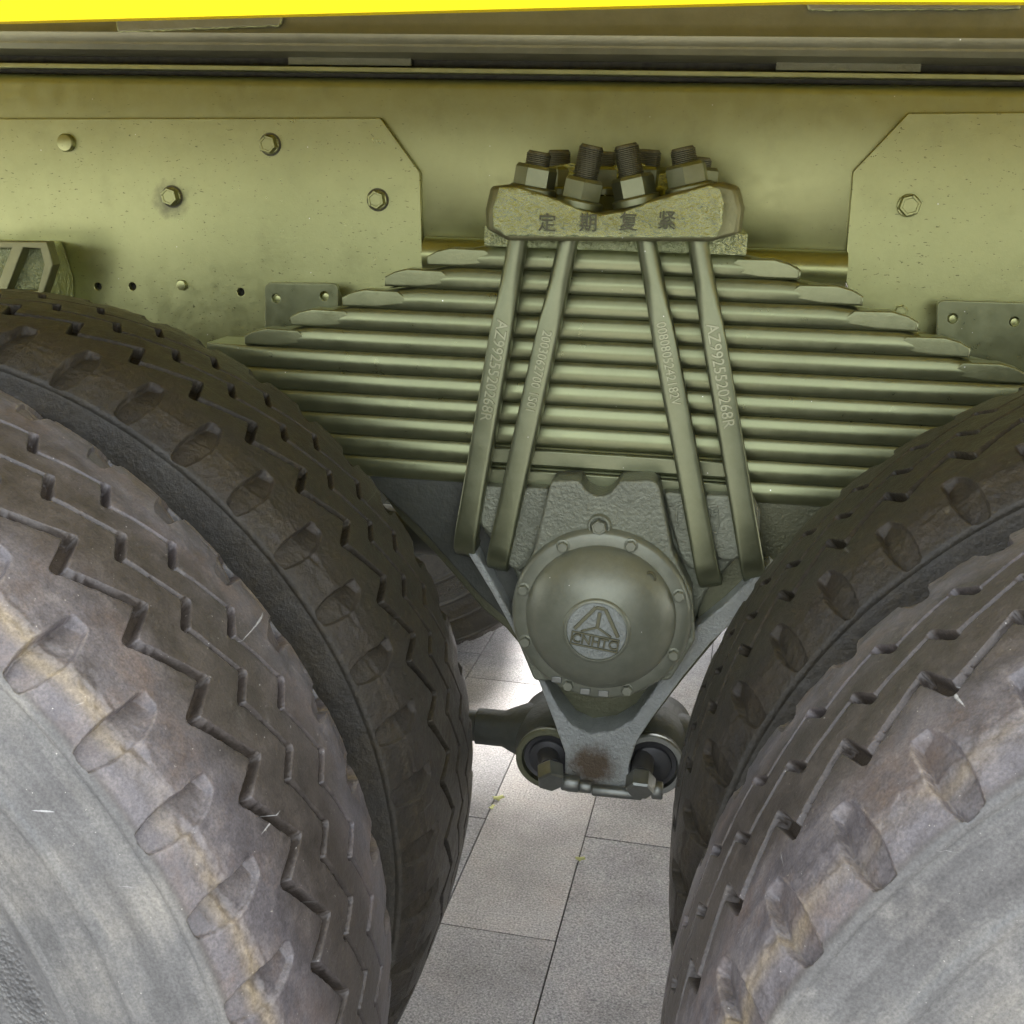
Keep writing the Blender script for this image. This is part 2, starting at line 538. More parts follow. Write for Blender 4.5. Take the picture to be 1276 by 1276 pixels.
# ---------------------------------------------------------------- pavement
rng = random.Random(4)
me = bpy.data.meshes.new('ground')
g = 60
me.from_pydata([(-g, -g, -0.006), (g, -g, -0.006), (g, g, -0.006), (-g, g, -0.006)], [], [(0, 1, 2, 3)])
ground = link('ground', me, M['joint'], smooth=False)
ground['kind'] = 'structure'
pav = bpy.data.objects.new('pavement', None)
COL.objects.link(pav)
pav['kind'] = 'structure'
SW, SL, GAP = 0.205, 0.66, 0.0028
ROT = R_(-2.4)
def slab_mesh(wd, ln):
    b = MB().box(-wd / 2 + GAP / 2, wd / 2 - GAP / 2, -ln / 2 + GAP / 2, ln / 2 - GAP / 2, -0.03, 0)
    me = b.mesh('paving_slab')
    return me
sm = slab_mesh(SW, SL)
sm.materials.append(M['granite'])
x0, y0 = -0.0585, 1.667       # a slab corner: joint line A, cross joint of the middle column
def place(me, cx, cy, nm='paving_slab', par=pav):
    X = x0 + cx * math.cos(ROT) - cy * math.sin(ROT)
    Y = y0 + cx * math.sin(ROT) + cy * math.cos(ROT)
    o = share(nm, me, par, Matrix.Translation((X, Y, rng.uniform(-0.0008, 0.0004))) @ Matrix.Rotation(ROT + rng.uniform(-.0015, .0015), 4, 'Z'))
    return o
# columns run along y; column -1 is the one between the two long joints of the photograph
offs = {-1: 0.0, 0: 0.335, -2: 0.35}
nsl = 0
for i in range(-7, 5):
    off = offs.get(i, rng.uniform(0, SL))
    for j in range(-3, 5):
        place(sm, (i + 0.5) * SW, off + (j + 0.5) * SL)
        nsl += 1
# the paving further out, joined
far = MB()
for i in range(-70, 70):
    off = rng.uniform(0, SL)
    for j in range(-14, 30):
        if -7 <= i < 5 and -3 <= j < 5:
            continue
        o2 = offs.get(i, 0) if -7 <= i < 5 else off
        cx, cy = (i + 0.5) * SW, o2 + (j + 0.5) * SL
        c_, s_ = math.cos(ROT), math.sin(ROT)
        q = []
        for a, b in ((-1, -1), (1, -1), (1, 1), (-1, 1)):
            ux, uy = cx + a * (SW / 2 - GAP / 2), cy + b * (SL / 2 - GAP / 2)
            q.append((x0 + ux * c_ - uy * s_, y0 + ux * s_ + uy * c_, -0.0005))
        far.add(q, [(0, 1, 2, 3)])
me = bpy.data.meshes.new('outer_paving')
me.from_pydata(far.v, [], far.f)
me.materials.append(M['granite'])
fo = link('outer_paving', me, None, pav, smooth=False)
fo['kind'] = 'stuff'
# fix: random slab offsets in the near block may leave column ends open; the dark bed below shows as a joint only

# fallen leaf bits lying in the joints
def leafbit(px, py, s, rot, label):
    d = BF * FPX + BX * (px - 638) + BU * (638 - py)
    t = -CAM.z / d.z
    p = CAM + d * t
    b = MB()
    pts = []
    n = 12
    for i in range(n):
        a = 2 * math.pi * i / n
        r = s * (1.0 if i % 2 else 0.62) * (1.3 if i in (0, 1, 11) else 1)
        pts.append((r * math.cos(a) * 1.4, r * math.sin(a) * 0.9, 0.003 + 0.35 * s * math.cos(2 * a)))
    b.add([(0, 0, 0.004 + 0.2 * s)] + pts + [(x, y, z - 0.0012) for x, y, z in [(0, 0, 0.004 + 0.2 * s)] + pts],
          [(0, i + 1, (i + 1) % n + 1) for i in range(n)] + [(n + 1, n + 2 + (i + 1) % n, n + 2 + i) for i in range(n)] +
          [(i + 1, n + 2 + i, n + 2 + (i + 1) % n, (i + 1) % n + 1) for i in range(n)])
    o = link('fallen_leaf', b.mesh('fallen_leaf'), M['leaf'], None, angle=80)
    o.location = (p.x, p.y, 0.0035)
    o.rotation_euler = (0, 0, rot)
    o['label'] = label
    o['category'] = 'leaf'
    o['group'] = 'pale leaf bits in the paving joints'
leafbit(620, 997, 0.009, 0.5, 'largest pale yellow-green leaf bit in the left long paving joint')
leafbit(612, 1009, 0.006, 1.2, 'tiny pale leaf bit just below the largest one in the left joint')
leafbit(722, 1073, 0.007, 0.2, 'small yellow leaf bit alone in the right long paving joint')

# ---------------------------------------------------------------- truck root
truck = bpy.data.objects.new('truck', None)
COL.objects.link(truck)
truck['label'] = 'olive painted heavy truck with twin rear axles and leaf springs under a bright yellow body'
truck['category'] = 'truck'

# ---------------------------------------------------------------- wheels
RT, WB = 0.555, 1.3482
AX = WB / 2
YO, YI = 0.752, 1.1267            # centre planes of outer and inner tyre
NP = 50
P = 2 * math.pi / NP

def vnoise(x, y, seed, px=None):
    """cheap periodic value noise in numpy; x is periodic with px cells"""
    r = np.random.RandomState(seed)
    H, W = 64, (px or 256)
    T = r.rand(H, W)
    xi = np.floor(x).astype(int)
    yi = np.floor(y).astype(int)
    fx, fy = x - xi, y - yi
    fx = fx * fx * (3 - 2 * fx)
    fy = fy * fy * (3 - 2 * fy)
    a = T[yi % H, xi % W]
    b = T[yi % H, (xi + 1) % W]
    c = T[(yi + 1) % H, xi % W]
    d = T[(yi + 1) % H, (xi + 1) % W]
    return (a * (1 - fx) + b * fx) * (1 - fy) + (c * (1 - fx) + d * fx) * fy

def sstep(a, b, x):
    t = np.clip((x - a) / (b - a), 0, 1)
    return t * t * (3 - 2 * t)

def seg_d(S, U, a, b):
    ax, ay = a
    bx, by = b
    dx, dy = bx - ax, by - ay
    t = np.clip(((S - ax) * dx + (U - ay) * dy) / (dx * dx + dy * dy), 0, 1)
    return np.hypot(S - ax - t * dx, U - ay - t * dy)

def make_tyre():
    half = [(0.0, .5555), (.05, .5550), (.08, .5532), (.1, .5510), (.117, .5478), (.122, .5455), (.135, .5385), (.146, .5310),
            (.1490, .5285), (.1500, .5270), (.1505, .5235), (.1485, .5215), (.1495, .5190), (.1530, .500), (.1564, .474), (.1588, .4715), (.1588, .467), (.1566, .464), (.1575, .445),
            (.1560, .424), (.1580, .4215), (.1580, .418), (.1545, .415), (.151, .39), (.146, .365), (.148, .362), (.1475, .357), (.1415, .352), (.136, .33), (.128, .30), (.124, .285), (.115, .262)]
    hu = [p[0] for p in half]
    hr = [p[1] for p in half]
    # arc parameter
    t = [0]
    for i in range(1, len(half)):
        t.append(t[-1] + math.hypot(hu[i] - hu[i - 1], hr[i] - hr[i - 1]))
    t = np.array(t)
    tt = np.concatenate([np.arange(0, .156, .00125), np.arange(.1525, t[-1], .0055), [t[-1]]])
    # keep the step of the rib sharp
    tt = np.unique(np.concatenate([tt, t[8:]]))
    u = np.interp(tt, t, hu)
    r = np.interp(tt, t, hr)
    u = np.concatenate([-u[::-1][:-1], u])
    r = np.concatenate([r[::-1][:-1], r])
    tu = np.concatenate([-tt[::-1][:-1], tt])
    # fine steps round the half that faces the gap, coarser round the back
    a0, a1 = R_(-96), R_(96)
    n1_, n2_ = int((a1 - a0) / P * 58), int((2 * math.pi - (a1 - a0)) / P * 16)
    th = np.concatenate([a0 + (a1 - a0) * np.arange(n1_) / n1_, a1 + (2 * math.pi - (a1 - a0)) * np.arange(n2_) / n2_])
    NT = len(th)
    TH, UU = np.meshgrid(th, tu, indexing='ij')       # UU: signed arc coordinate across the tread
    GR = ((-.065, -.026, 0.4, .20), (-.004, .021, 5.8, .20), (.040, .064, 3.0, .20))
    # bend the grid columns so that they follow the zigzag grooves: clean groove walls
    base, delta = [], []
    for u1, u2, ph, jog in GR:
        q = (((R_(ph) - th) % P) / P)
        gcen = np.where(q < jog, u2 + (u1 - u2) * q / jog, u1 + (u2 - u1) * (q - jog) / (1 - jog))
        base.append((u1 + u2) / 2)
        delta.append(gcen - (u1 + u2) / 2)
    xs_ = [-.086] + base + [.086]
    ds_ = [np.zeros(NT)] + delta + [np.zeros(NT)]
    for j_, u_ in enumerate(tu):
        if -.086 < u_ < .086:
            k_ = max(i_ for i_ in range(4) if xs_[i_] <= u_)
            f_ = (u_ - xs_[k_]) / (xs_[k_ + 1] - xs_[k_])
            UU[:, j_] = u_ + ds_[k_] * (1 - f_) + ds_[k_ + 1] * f_
    hu_t, hr_t = np.interp(tt, t, hu), np.interp(tt, t, hr)
    RR = np.interp(np.abs(UU), tt, hr_t)
    YY = np.sign(UU) * np.interp(np.abs(UU), tt, hu_t)
    # a little unevenness of the pattern
    wob = (vnoise((TH + 2 * math.pi) / (2 * math.pi) * 120, UU * 60 + 20, 3, 120) - .5) * 0.0012
    U2 = UU
    S0 = TH * .55
    L = P * .55
    depth = np.zeros_like(RR)
    deep = np.zeros_like(RR)
    def groove(u1, u2, ph, jog, w, wj, dl, dj):
        nonlocal depth, deep
        # position inside the pitch, running against theta
        q = ((R_(ph) - TH) % P) * .55
        for k in (-1, 0, 1):
            a = (k * L, u2)
            b = (k * L + jog * L, u1)
            c = ((k + 1) * L, u2)
            dj_ = seg_d(q, U2, a, b)
            dl_ = seg_d(q, U2, b, c)
            mj = (1 - sstep(wj - .0007, wj + .0007, dj_)) * dj
            ml = (1 - sstep(w - .0006, w + .0006, dl_)) * dl
            depth = np.maximum(depth, np.maximum(mj, ml))
    groove(*GR[0], .0040, .0046, .0120, .0105)
    groove(*GR[1], .0020, .0038, .0080, .0110)
    groove(*GR[2], .0016, .0036, .0070, .0110)
    deep_g = np.clip(depth / .010, 0, 1)
    pk = []
    def pocket(sign, ph):
        nonlocal depth, deep
        q = ((TH - R_(ph) + P / 2) % P - P / 2) * .55 * sign
        v = -UU * sign                # outward distance across
        # outline: tip at v=.088, belly .012 wide, blunt outer end at v=.149
        vi = v + (vnoise((TH + 2 * math.pi) / (2 * math.pi) * 150, UU * 40 + 9, 8, 150) - .5) * .005
        half_w = np.interp(vi, [.084, .090, .100, .122, .140, .1535, .156], [.0050, .0082, .0105, .0135, .0120, .0080, .0])
        cen = np.interp(vi, [.086, .11, .15], [.0045, .0005, .001])
        dd = np.abs(q - cen) - half_w
        m_ = 1 - sstep(-.0010, .0008, dd)
        m_ = m_ * sstep(.085, .088, vi) * (1 - sstep(.1515, .1555, vi))
        # scoop: deep towards the upper wall
        dep = .0040 + .0058 * np.clip((q - cen) / (half_w + 1e-4) * .5 + .5, 0, 1)
        depth = np.maximum(depth, m_ * dep)
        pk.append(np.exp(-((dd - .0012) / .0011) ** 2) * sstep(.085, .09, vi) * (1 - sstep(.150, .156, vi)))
    pocket(1, 1.6)
    pocket(-1, 6.0)
    # short sipes on the shoulder between the pockets
    deep = deep_g + .28 * np.clip((depth - .001) / .01, 0, 1) * (deep_g < .05)
    n_rib = vnoise((TH + 2 * math.pi) / (2 * math.pi) * 60, UU * 30 + 30, 21, 60)
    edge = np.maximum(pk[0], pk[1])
    rib = sstep(.030, .088, np.abs(UU + (n_rib - .5) * .03)) * (1 - sstep(.148, .153, np.abs(UU)))
    n1 = vnoise((TH + 2 * math.pi) / (2 * math.pi) * 200, UU * 90 + 30, 5, 200)
    n2 = vnoise((TH + 2 * math.pi) / (2 * math.pi) * 700, UU * 260 + 12, 6, 700)
    n3 = vnoise((TH + 2 * math.pi) / (2 * math.pi) * 60, UU * 14 + 12, 7, 60)
    au = np.abs(UU)
    rough = (1 - sstep(.156, .165, au)) * (.4 + 1.6 * np.exp(-((au - .122) / .016) ** 2))
    RR = RR - depth + (n1 - .5) * .0007 * rough + (n2 - .5) * .0005 * rough + (n3 - .5) * .0008 * (1 - sstep(.15, .2, au))
    # chipped shoulder crease
    chip = np.exp(-((au - .119) / .006) ** 2) * np.clip(n1 - .55, 0, 1) * .008
    RR -= chip
    # raised cord-pattern band low on the sidewall
    band = sstep(.300, .303, au) * (1 - sstep(.335, .338, au))
    YY = YY - np.sign(UU) * band * .0
    X = np.cos(TH) * RR
    Z = np.sin(TH) * RR
    K = len(tu)
    co_ = np.stack([X, YY, Z], -1).reshape(-1, 3).astype(np.float32)
    ii = np.arange(NT)[:, None]
    jj = np.arange(K - 1)[None, :]
    a = ii * K + jj
    b = ((ii + 1) % NT) * K + jj
    F = np.stack([a, a + 1, b + 1, b], -1).reshape(-1, 4)
    me = bpy.data.meshes.new('tyre')
    me.vertices.add(len(co_))
    me.vertices.foreach_set('co', co_.ravel())
    nf = len(F)
    me.loops.add(nf * 4)
    me.loops.foreach_set('vertex_index', F.ravel().astype(np.int32))
    me.polygons.add(nf)
    me.polygons.foreach_set('loop_start', (np.arange(nf) * 4).astype(np.int32))
    me.polygons.foreach_set('use_smooth', np.ones(nf, bool))
    me.update(calc_edges=True)
    me.validate()
    side = sstep(.150, .158, au)
    crease = np.exp(-((au - .127) / .0065) ** 2)
    RAD = np.hypot(X, Z)
    bandm = sstep(.283, .286, au) * (1 - sstep(.322, .325, au))
    pol = me.attributes.new('pol', 'FLOAT_VECTOR', 'POINT')
    pol.data.foreach_set('vector', np.stack([np.cos(TH) * 3, np.sin(TH) * 3, RAD * 70 + np.sign(UU) * 30], -1).reshape(-1).astype(np.float32))
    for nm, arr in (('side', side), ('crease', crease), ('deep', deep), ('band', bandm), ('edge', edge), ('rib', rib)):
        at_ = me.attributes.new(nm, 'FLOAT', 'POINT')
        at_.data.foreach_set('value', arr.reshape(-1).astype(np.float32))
    me.materials.append(M['tyre'])
    return me

tyre_me = make_tyre()

def rim_mesh():
    prof = [(.05, -.10), (.11, -.10), (.13, -.06), (.15, -.055), (.235, -.05), (.25, -.09), (.262, -.118), (.280, -.125), (.283, -.120), (.266, -.105), (.256, -.06), (.252, .06), (.266, .105), (.283, .12), (.280, .125), (.25, .10), (.24, -.02), (.16, -.03), (.05, -.03)]
    b = MB().lathe(prof, (0, 0, 0), (0, 1, 0), 64, cap=True)
    return b.mesh('wheel_rim')
rim_me = rim_mesh()
rim_me.materials.append(M['dark'])
for p_ in rim_me.polygons:
    p_.use_smooth = True

def wheel(x, y, ang, label):
    wo = share('wheel', rim_me, truck, Matrix.Translation((x, y, RT - .003)) @ Matrix.Rotation(-ang, 4, 'Y'), label)
    t_ = share('tyre', tyre_me, wo, Matrix())
    if abs(y - YO) > .01:          # inner tyres: caked dirt, with occlusion shade put into the colour
        t_.material_slots[0].link = 'OBJECT'
        t_.material_slots[0].material = M['mudshadetyre']
    return wo
wheel(-AX, YO, 0.0, 'outer wheel of the left axle, dusty grey sidewall in the lower left corner')
wheel(-AX, YI, R_(1.5), 'inner wheel of the left axle, with muddy, shade-darkened shoulder blocks')
wheel(AX, YO, R_(180 - 0.6), 'outer wheel of the right axle, in the lower right corner')
wheel(AX, YI, R_(180 + 2.9), 'inner wheel of the right axle, with ochre dirt along its shoulder')
YC = 2.02
for sx in (-1, 1):
    wheel(sx * AX, 2 * YC - YI, R_(40), 'inner wheel on the far side of the %s axle' % ('left' if sx < 0 else 'right'))
    wheel(sx * AX, 2 * YC - YO, R_(77), 'outer wheel on the far side of the %s axle' % ('left' if sx < 0 else 'right'))
    b = MB().lathe([(.09, 0), (.09, .35), (.075, .5), (.075, .6), (.19, .85), (.22, 1.0), (.19, 1.15), (.075, 1.35), (.075, 1.45), (.09, 1.6), (.09, 1.95)],
                   (sx * AX, YO + .15 - .08, RT), (sx * AX, 4, RT), 32)
    link('axle_beam', b.mesh('axle_beam'), M['dark'], truck)

# ---------------------------------------------------------------- chassis frame
WY = 1.60
def zz(py, Y, px=638):
    return at(px, py, Y).z
def extrude_x(name, prof, x0, x1, mat, parent, closed=True, label=None, bevel=0, wav=0.0):
    nseg = 2
    b = MB()
    loops = []
    for i in range(nseg + 1):
        x = x0 + (x1 - x0) * i / nseg
        loops.append([(x, y, z) for y, z in prof])
    b.loft(loops, cap=True)
    return link(name, b.mesh(name), mat, parent, label, bevel=bevel, angle=30)

zt, zb = zz(99, WY), zz(316, WY)
def arc(cy, cz, r, a0, a1, n=6):
    return [(cy + r * math.cos(R_(a0 + (a1 - a0) * i / n)), cz + r * math.sin(R_(a0 + (a1 - a0) * i / n))) for i in range(n + 1)]
# outer web, rounded shoulders and inward flanges of the channel
prof = [(WY, zb + .012)] + [(WY, zt - .014)] + arc(WY + .014, zt - .014, .014, 180, 90)[1:] + [(WY + .09, zt), (WY + .09, zt - .008)] + \
       [(WY + .014, zt - .008)] + [(WY + .008, zt - .014), (WY + .008, zb + .014), (WY + .014, zb + .008), (WY + .09, zb + .008), (WY + .09, zb), (WY + .014, zb)] + [(WY + .004, zb + .003)]
frame = extrude_x('chassis_frame', prof, -2.4, 2.4, M['frame'], truck)
b = MB().cyl((at(529, 320, WY - .01).x, WY - .004, zz(321, WY)), (at(1056, 320, WY - .01).x, WY - .004, zz(321, WY)), .0245, 28)
link('frame_tube', b.mesh('frame_tube'), M['frame'], frame, angle=60)
# far rail and cross members
fz0, fz1 = zb, zt
b = MB().box(-2.4, 2.4, 2 * YC - WY - .008, 2 * YC - WY, fz0, fz1).box(-2.4, 2.4, 2 * YC - WY - .09, 2 * YC - WY - .008, fz1 - .008, fz1)
link('chassis_frame', b.mesh('far_rail'), M['frame'], truck, 'frame rail on the far side')
for x_ in (-.88, 0, .88):
    b = MB().box(x_ - .05, x_ + .05, WY + .1, 2 * YC - WY - .1, fz0 + .02, fz1 - .01)
    link('cross_member', b.mesh('cross_member'), M['dark'], truck, bevel=.004)
b = MB().cyl((0.005, 1.45, .70), (0.005, 2 * YC - 1.45, .70), .055, 28)
link('trunnion_shaft', b.mesh('trunnion_shaft'), M['dark'], truck)
b = MB().cyl((-AX - .1, YC, .60), (AX + .1, YC, .60), .045, 24)
link('drive_shaft', b.mesh('drive_shaft'), M['dark'], truck)

# spacer strip, subframe beam
z1, z2 = zz(99, WY), zz(88, WY - .004)
b = MB()
extrude_x('liner_strip', [(WY - .004, zz(92, WY - .004)), (WY - .004, zz(85.5, WY - .004)), (WY + .09, zz(85.5, WY - .004)), (WY + .09, zz(92, WY - .004))], -2.4, 2.4, M['frame'], truck, bevel=.001)
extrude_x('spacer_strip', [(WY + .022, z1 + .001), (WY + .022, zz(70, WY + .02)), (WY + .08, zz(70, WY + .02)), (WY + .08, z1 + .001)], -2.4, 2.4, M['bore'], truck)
for (xa, xb, ya, yb) in ((358, 512, 82, 70), (968, 1150, 77, 62)):
    A, B = at(xa, (ya + yb) / 2, WY + .006), at(xb, (ya + yb) / 2, WY + .006)
    b = MB().box(A.x, B.x, WY + .008, WY + .021, zz(84, WY) + .0005, zz(71, WY))
    link('packing_plate', b.mesh('packing_plate'), M['web'], truck, bevel=.0012)
SY = 1.585
prof = [(WY + .06, zz(74, WY))] + [(SY + .022, zz(74, SY + .02))] + [(SY + .004, zz(66, SY)), (SY, zz(59, SY)), (SY, zz(56, SY))] + [(SY - .004, zz(50, SY)), (SY - .005, zz(44, SY)), (SY - .002, zz(38, SY)), (SY, zz(34, SY))] + \
       [(SY + .002, zz(28, SY)), (SY + .002, 1.52), (WY + .06, 1.52)]
sub = extrude_x('subframe_beam', prof, -2.4, 2.4, M['sub'], truck)
for xa, xb in ((138, 362), (996, 1280)):
    y_ = 36 if xa < 500 else 12
    py0 = 40 if xa < 500 else 13
    pl_ = [xz(xa, -40, SY), xz(xa + 12, py0, SY), xz(xb - 12, py0 - (8 if xa < 500 else 2), SY), xz(xb, -40, SY)]
    link('weld_plate', prism_mesh('weld_plate', pl_, SY - .006, SY + .001, .0015), M['sub'], sub)
    # lumpy weld bead along its lower edge
    b = MB()
    rr = random.Random(int(xa))
    path = [Vector((p[0], SY - .0035, p[1])) for p in pl_]
    for a, c in zip(path[:-1], path[1:]):
        n = max(3, int((c - a).length / .004))
        loops = []
        for i in range(n + 1):
            q = a.lerp(c, i / n) + Vector((rr.uniform(-.0005, .0005), 0, rr.uniform(-.0008, .0008)))
            r0 = .0018 + rr.uniform(-.0005, .0008)
            d = (c - a).normalized()
            e1 = Vector((0, 1, 0))
            e2 = d.cross(e1)
            loops.append([q + e1 * math.cos(k * math.pi / 3) * r0 + e2 * math.sin(k * math.pi / 3) * r0 for k in range(6)])
        b.loft(loops)
    link('weld_bead', b.mesh('weld_bead'), M['frame'], sub, angle=80)

# ---------------------------------------------------------------- bolts
def hexhead(name, r, h, washer=1.35, facets=6, dish=True):
    b = MB()
    if washer:
        b.lathe([(r * washer, 0), (r * washer, h * .16), (r * washer * .96, h * .22), (r * .9, h * .24)], (0, 0, 0), (0, 0, 1), 28)
    b.lathe([(r, h * .2), (r, h * .86), (r * .90, h), (r * .72, h), (r * .66, h * .93)], (0, 0, 0), (0, 0, 1), 6)
    me = b.mesh(name)
    return me
def orient(p, d, roll=0.0):
    q = Vector(d).normalized().to_track_quat('Z', 'Y').to_matrix().to_4x4()
    return Matrix.Translation(p) @ q @ Matrix.Rotation(roll, 4, 'Z')
FR = Vector((0, -1, 0))
gap_shade_ring = MB().lathe([(.0158, 0), (.0158, .0007), (.012, .0009)], (0, 0, 0), (0, 0, 1), 24).mesh('bolt_gap_shade')  # thin dark disc painting the gap shade round a bolt head
gap_shade_ring.materials.append(M['groove_shade'])

bolt_me = hexhead('frame_bolt', .0128, .014, 1.02)
bolt_me.materials.append(M['plate'])
round_me = MB().lathe([(.0125, 0), (.0125, .006), (.011, .0085), (.006, .0095)], (0, 0, 0), (0, 0, 1), 24).mesh('frame_rivet')
round_me.materials.append(M['plate'])
for me_ in (bolt_me, round_me):
    me_.shade_smooth()
    me_.set_sharp_from_angle(angle=R_(30))

# gusset plates
PY = WY - .010
holesL = [(xz(x, y, PY)) for x, y in ((122, 357), (165, 357), (225, 354), (300, 364))]
L1 = [xz(-60, 148, PY), xz(474, 147, PY), xz(523, 215, PY), xz(527, 338, PY), xz(400, 405, PY), xz(300, 450, PY), xz(240, 560, PY), xz(-60, 560, PY)]
gl = link('gusset_plate', prism_mesh('gusset_plate', L1, PY, WY - .001, .0012, [circle(c[0], c[1], .0055, 14) for c in holesL]), M['plate'], truck, 'left gusset plate with a cut corner and five fixings')
# gusset back panel seen through the bores
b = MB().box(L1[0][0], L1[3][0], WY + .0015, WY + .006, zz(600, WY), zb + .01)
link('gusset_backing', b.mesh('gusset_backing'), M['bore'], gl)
for i, (x, y, kind) in enumerate(((84, 178, 0), (337, 180, 1), (215, 245, 1), (471, 249, 1))):
    p = at(x, y, PY + .0005)
    share('bolt' if kind else 'rivet', bolt_me if kind else round_me, gl, orient(p, FR, .3 + i))
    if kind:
        share('bolt_gap_shade', gap_shade_ring, gl, orient(p, FR))
p = at(227, 355, PY - .001)
share('rivet', round_me, gl, orient(p, FR, 0) @ Matrix.Scale(.6, 4))
R1 = [xz(1340, 140, PY), xz(1132, 141, PY), xz(1063, 214, PY), xz(1052, 345, PY), xz(1070, 395, PY), xz(1150, 470, PY), xz(1200, 560, PY), xz(1340, 560, PY)]
gr_ = link('gusset_plate', prism_mesh('gusset_plate', R1, PY, WY - .001, .0012), M['plate'], truck, 'right gusset plate with a cut corner and one bolt')
share('bolt', bolt_me, gr_, orient(at(1132, 256, PY + .0005), FR, .8) @ Matrix.Scale(1.12, 4))
share('bolt', bolt_me, gr_, orient(at(1122, 388, PY + .0005), FR, .8) @ Matrix.Scale(.7, 4))

# small stand-off brackets
def rounded(pts_, r=.008, n=4):
    out = []
    k = len(pts_)
    for i in range(k):
        a, b_, c = Vector(pts_[i - 1]), Vector(pts_[i]), Vector(pts_[(i + 1) % k])
        d1, d2 = (a - b_), (c - b_)
        rr = min(r, d1.length * .45, d2.length * .45)
        p1, p2 = b_ + d1.normalized() * rr, b_ + d2.normalized() * rr
        for j in range(n + 1):
            t_ = j / n
            out.append(tuple((1 - t_) ** 2 * p1 + 2 * t_ * (1 - t_) * b_ + t_ ** 2 * p2))
    return out
def standoff(px, holes, label):
    Y = 1.545
    poly = rounded([xz(x, y, Y) for x, y in px], .010)
    hs = [circle(*xz(x, y, Y), .0062, 16) for x, y in holes]
    o = link('stop_bracket', prism_mesh('stop_bracket', poly, Y, Y + .008, .001, hs), M['spring'], truck, label)
    xs = [p[0] for p in poly]
    zs = [p[1] for p in poly]
    b = MB().box(min(xs) + .02, max(xs) - .006, Y + .012, PY - .001, min(zs), max(zs) - .012)
    link('bracket_box', b.mesh('bracket_box'), M['spring'], o, bevel=.008)
    for x, y in holes:
        p = at(x + 1, y + 1, Y + .004)
        share('bracket_bolt', round_me, o, orient(p + Vector((0, .006, 0)), FR) @ Matrix.Scale(.45, 4))
standoff([(330, 352), (421, 353), (421, 470), (330, 470)], [(344, 372), (404, 369)], 'left stop bracket beside the stepped spring ends')
standoff([(1168, 374), (1300, 378), (1300, 520), (1166, 520)], [(1187, 397), (1264, 401)], 'right stop bracket at the picture edge')

# ribbed cast bracket at far left
Y = 1.50
bb = [xz(-50, 300, Y), xz(58, 301, Y), xz(66, 330, Y), xz(52, 372, Y), xz(40, 420, Y), xz(-50, 420, Y)]
h1 = [xz(29, 309, Y), xz(50, 310, Y), xz(55, 330, Y), xz(47, 362, Y), xz(8, 362, Y)]
h2 = [xz(-40, 309, Y), xz(14, 309, Y), xz(4, 335, Y), xz(-6, 362, Y), xz(-40, 362, Y)]
hb = link('hanger_bracket', prism_mesh('hanger_bracket', bb, Y, Y + .02, .002, [h1, h2]), M['clampside'], truck, 'ribbed cast hanger bracket above the left inner tyre')
b = MB().loft([[at(-50, 303, Y + .02), at(60, 304, Y + .02), at(66, 332, Y + .02), at(50, 415, Y + .02), at(-50, 415, Y + .02)],
               [at(-50, 297, PY), at(78, 300, PY), at(92, 345, PY), at(95, 400, PY), at(-50, 400, PY)]])
link('bracket_back', b.mesh('bracket_back'), M['clamp'], hb, bevel=.004)

# ---------------------------------------------------------------- leaf spring
LY0, LY1 = 1.44, 1.53
TOPZ, BOTZ = (1.157 + 1.162) / 2, .852
NL = 11
LT = (TOPZ - BOTZ) / NL
bar = MB()
A, B = at(603, 307, 1.415), at(931, 306, 1.415)
zc = (zz(292, 1.415, 760) + zz(321, 1.415, 760)) / 2
bar = MB().box(A.x, B.x, 1.415, 1.555, TOPZ + .001, TOPZ + .026)
spring = link('leaf_spring', bar.mesh('spring_top_plate'), M['clamp'], truck, 'stepped stack of eleven long leaves held by four rods', bevel=.002)
ends = [(530, 998), (477, 1077), (424, 1147), (360, 1213), (303, 1285)]
def leaf(k):
    z1_ = TOPZ - k * LT
    z0_ = z1_ - LT + .0006
    if k < 5:
        xl = at(ends[k][0], 340 + 27 * k, LY0).x
        xr = at(ends[k][1], 345 + 28 * k, LY0).x
    else:
        e = min(k, 9) - 4
        xl = -.484 - .055 * e
        xr = .51 + .055 * e
    h = z1_ - z0_
    def sec(x, zt_, zb_, yin, bulge):
        """section loop; front edge bulges towards the camera"""
        n = 9
        pts = []
        hh = zt_ - zb_
        for i in range(n):
            tz, ty = ((0, .0034), (.04, .0018), (.18, .0006), (.40, 0), (.50, .0002), (.58, .0006), (.76, .0019), (.95, .0035), (1, .0050))[i]
            pts.append((x, LY0 + yin + ty * bulge / .0058, zb_ + hh * tz))
        for i in range(n):
            q_ = 1 - 2 * i / (n - 1)
            y = LY1 - yin - bulge * q_ * q_
            pts.append((x, y, (zt_ + zb_) / 2 + hh / 2 * q_))
        return pts
    loops = []
    bl = .0058
    tp = .085 + .01 * (k % 3)
    st = []
    # left taper
    for f in (0, .05, .25, .5, .75, 1.0):
        st.append((xl + tp * f, f))
    xs_m = np.linspace(xl + tp, xr - tp, 9)[1:-1]
    for x in xs_m:
        st.append((x, 1.0))
    for f in (1.0, .75, .5, .25, .05, 0):
        st.append((xr - tp * f, f))
    for x, f in st:
        th_ = h * (.42 + .58 * min(1, f * 1.05)) if k < 5 else h
        g_ = max(0, 1 - f)
        loops.append(sec(x, z0_ + th_, z0_, .010 * g_ ** 1.3, bl * (.25 + .75 * f)))
    b = MB().loft(loops)
    return link('spring_leaf', b.mesh('spring_leaf'), M['spring'], spring, angle=50)
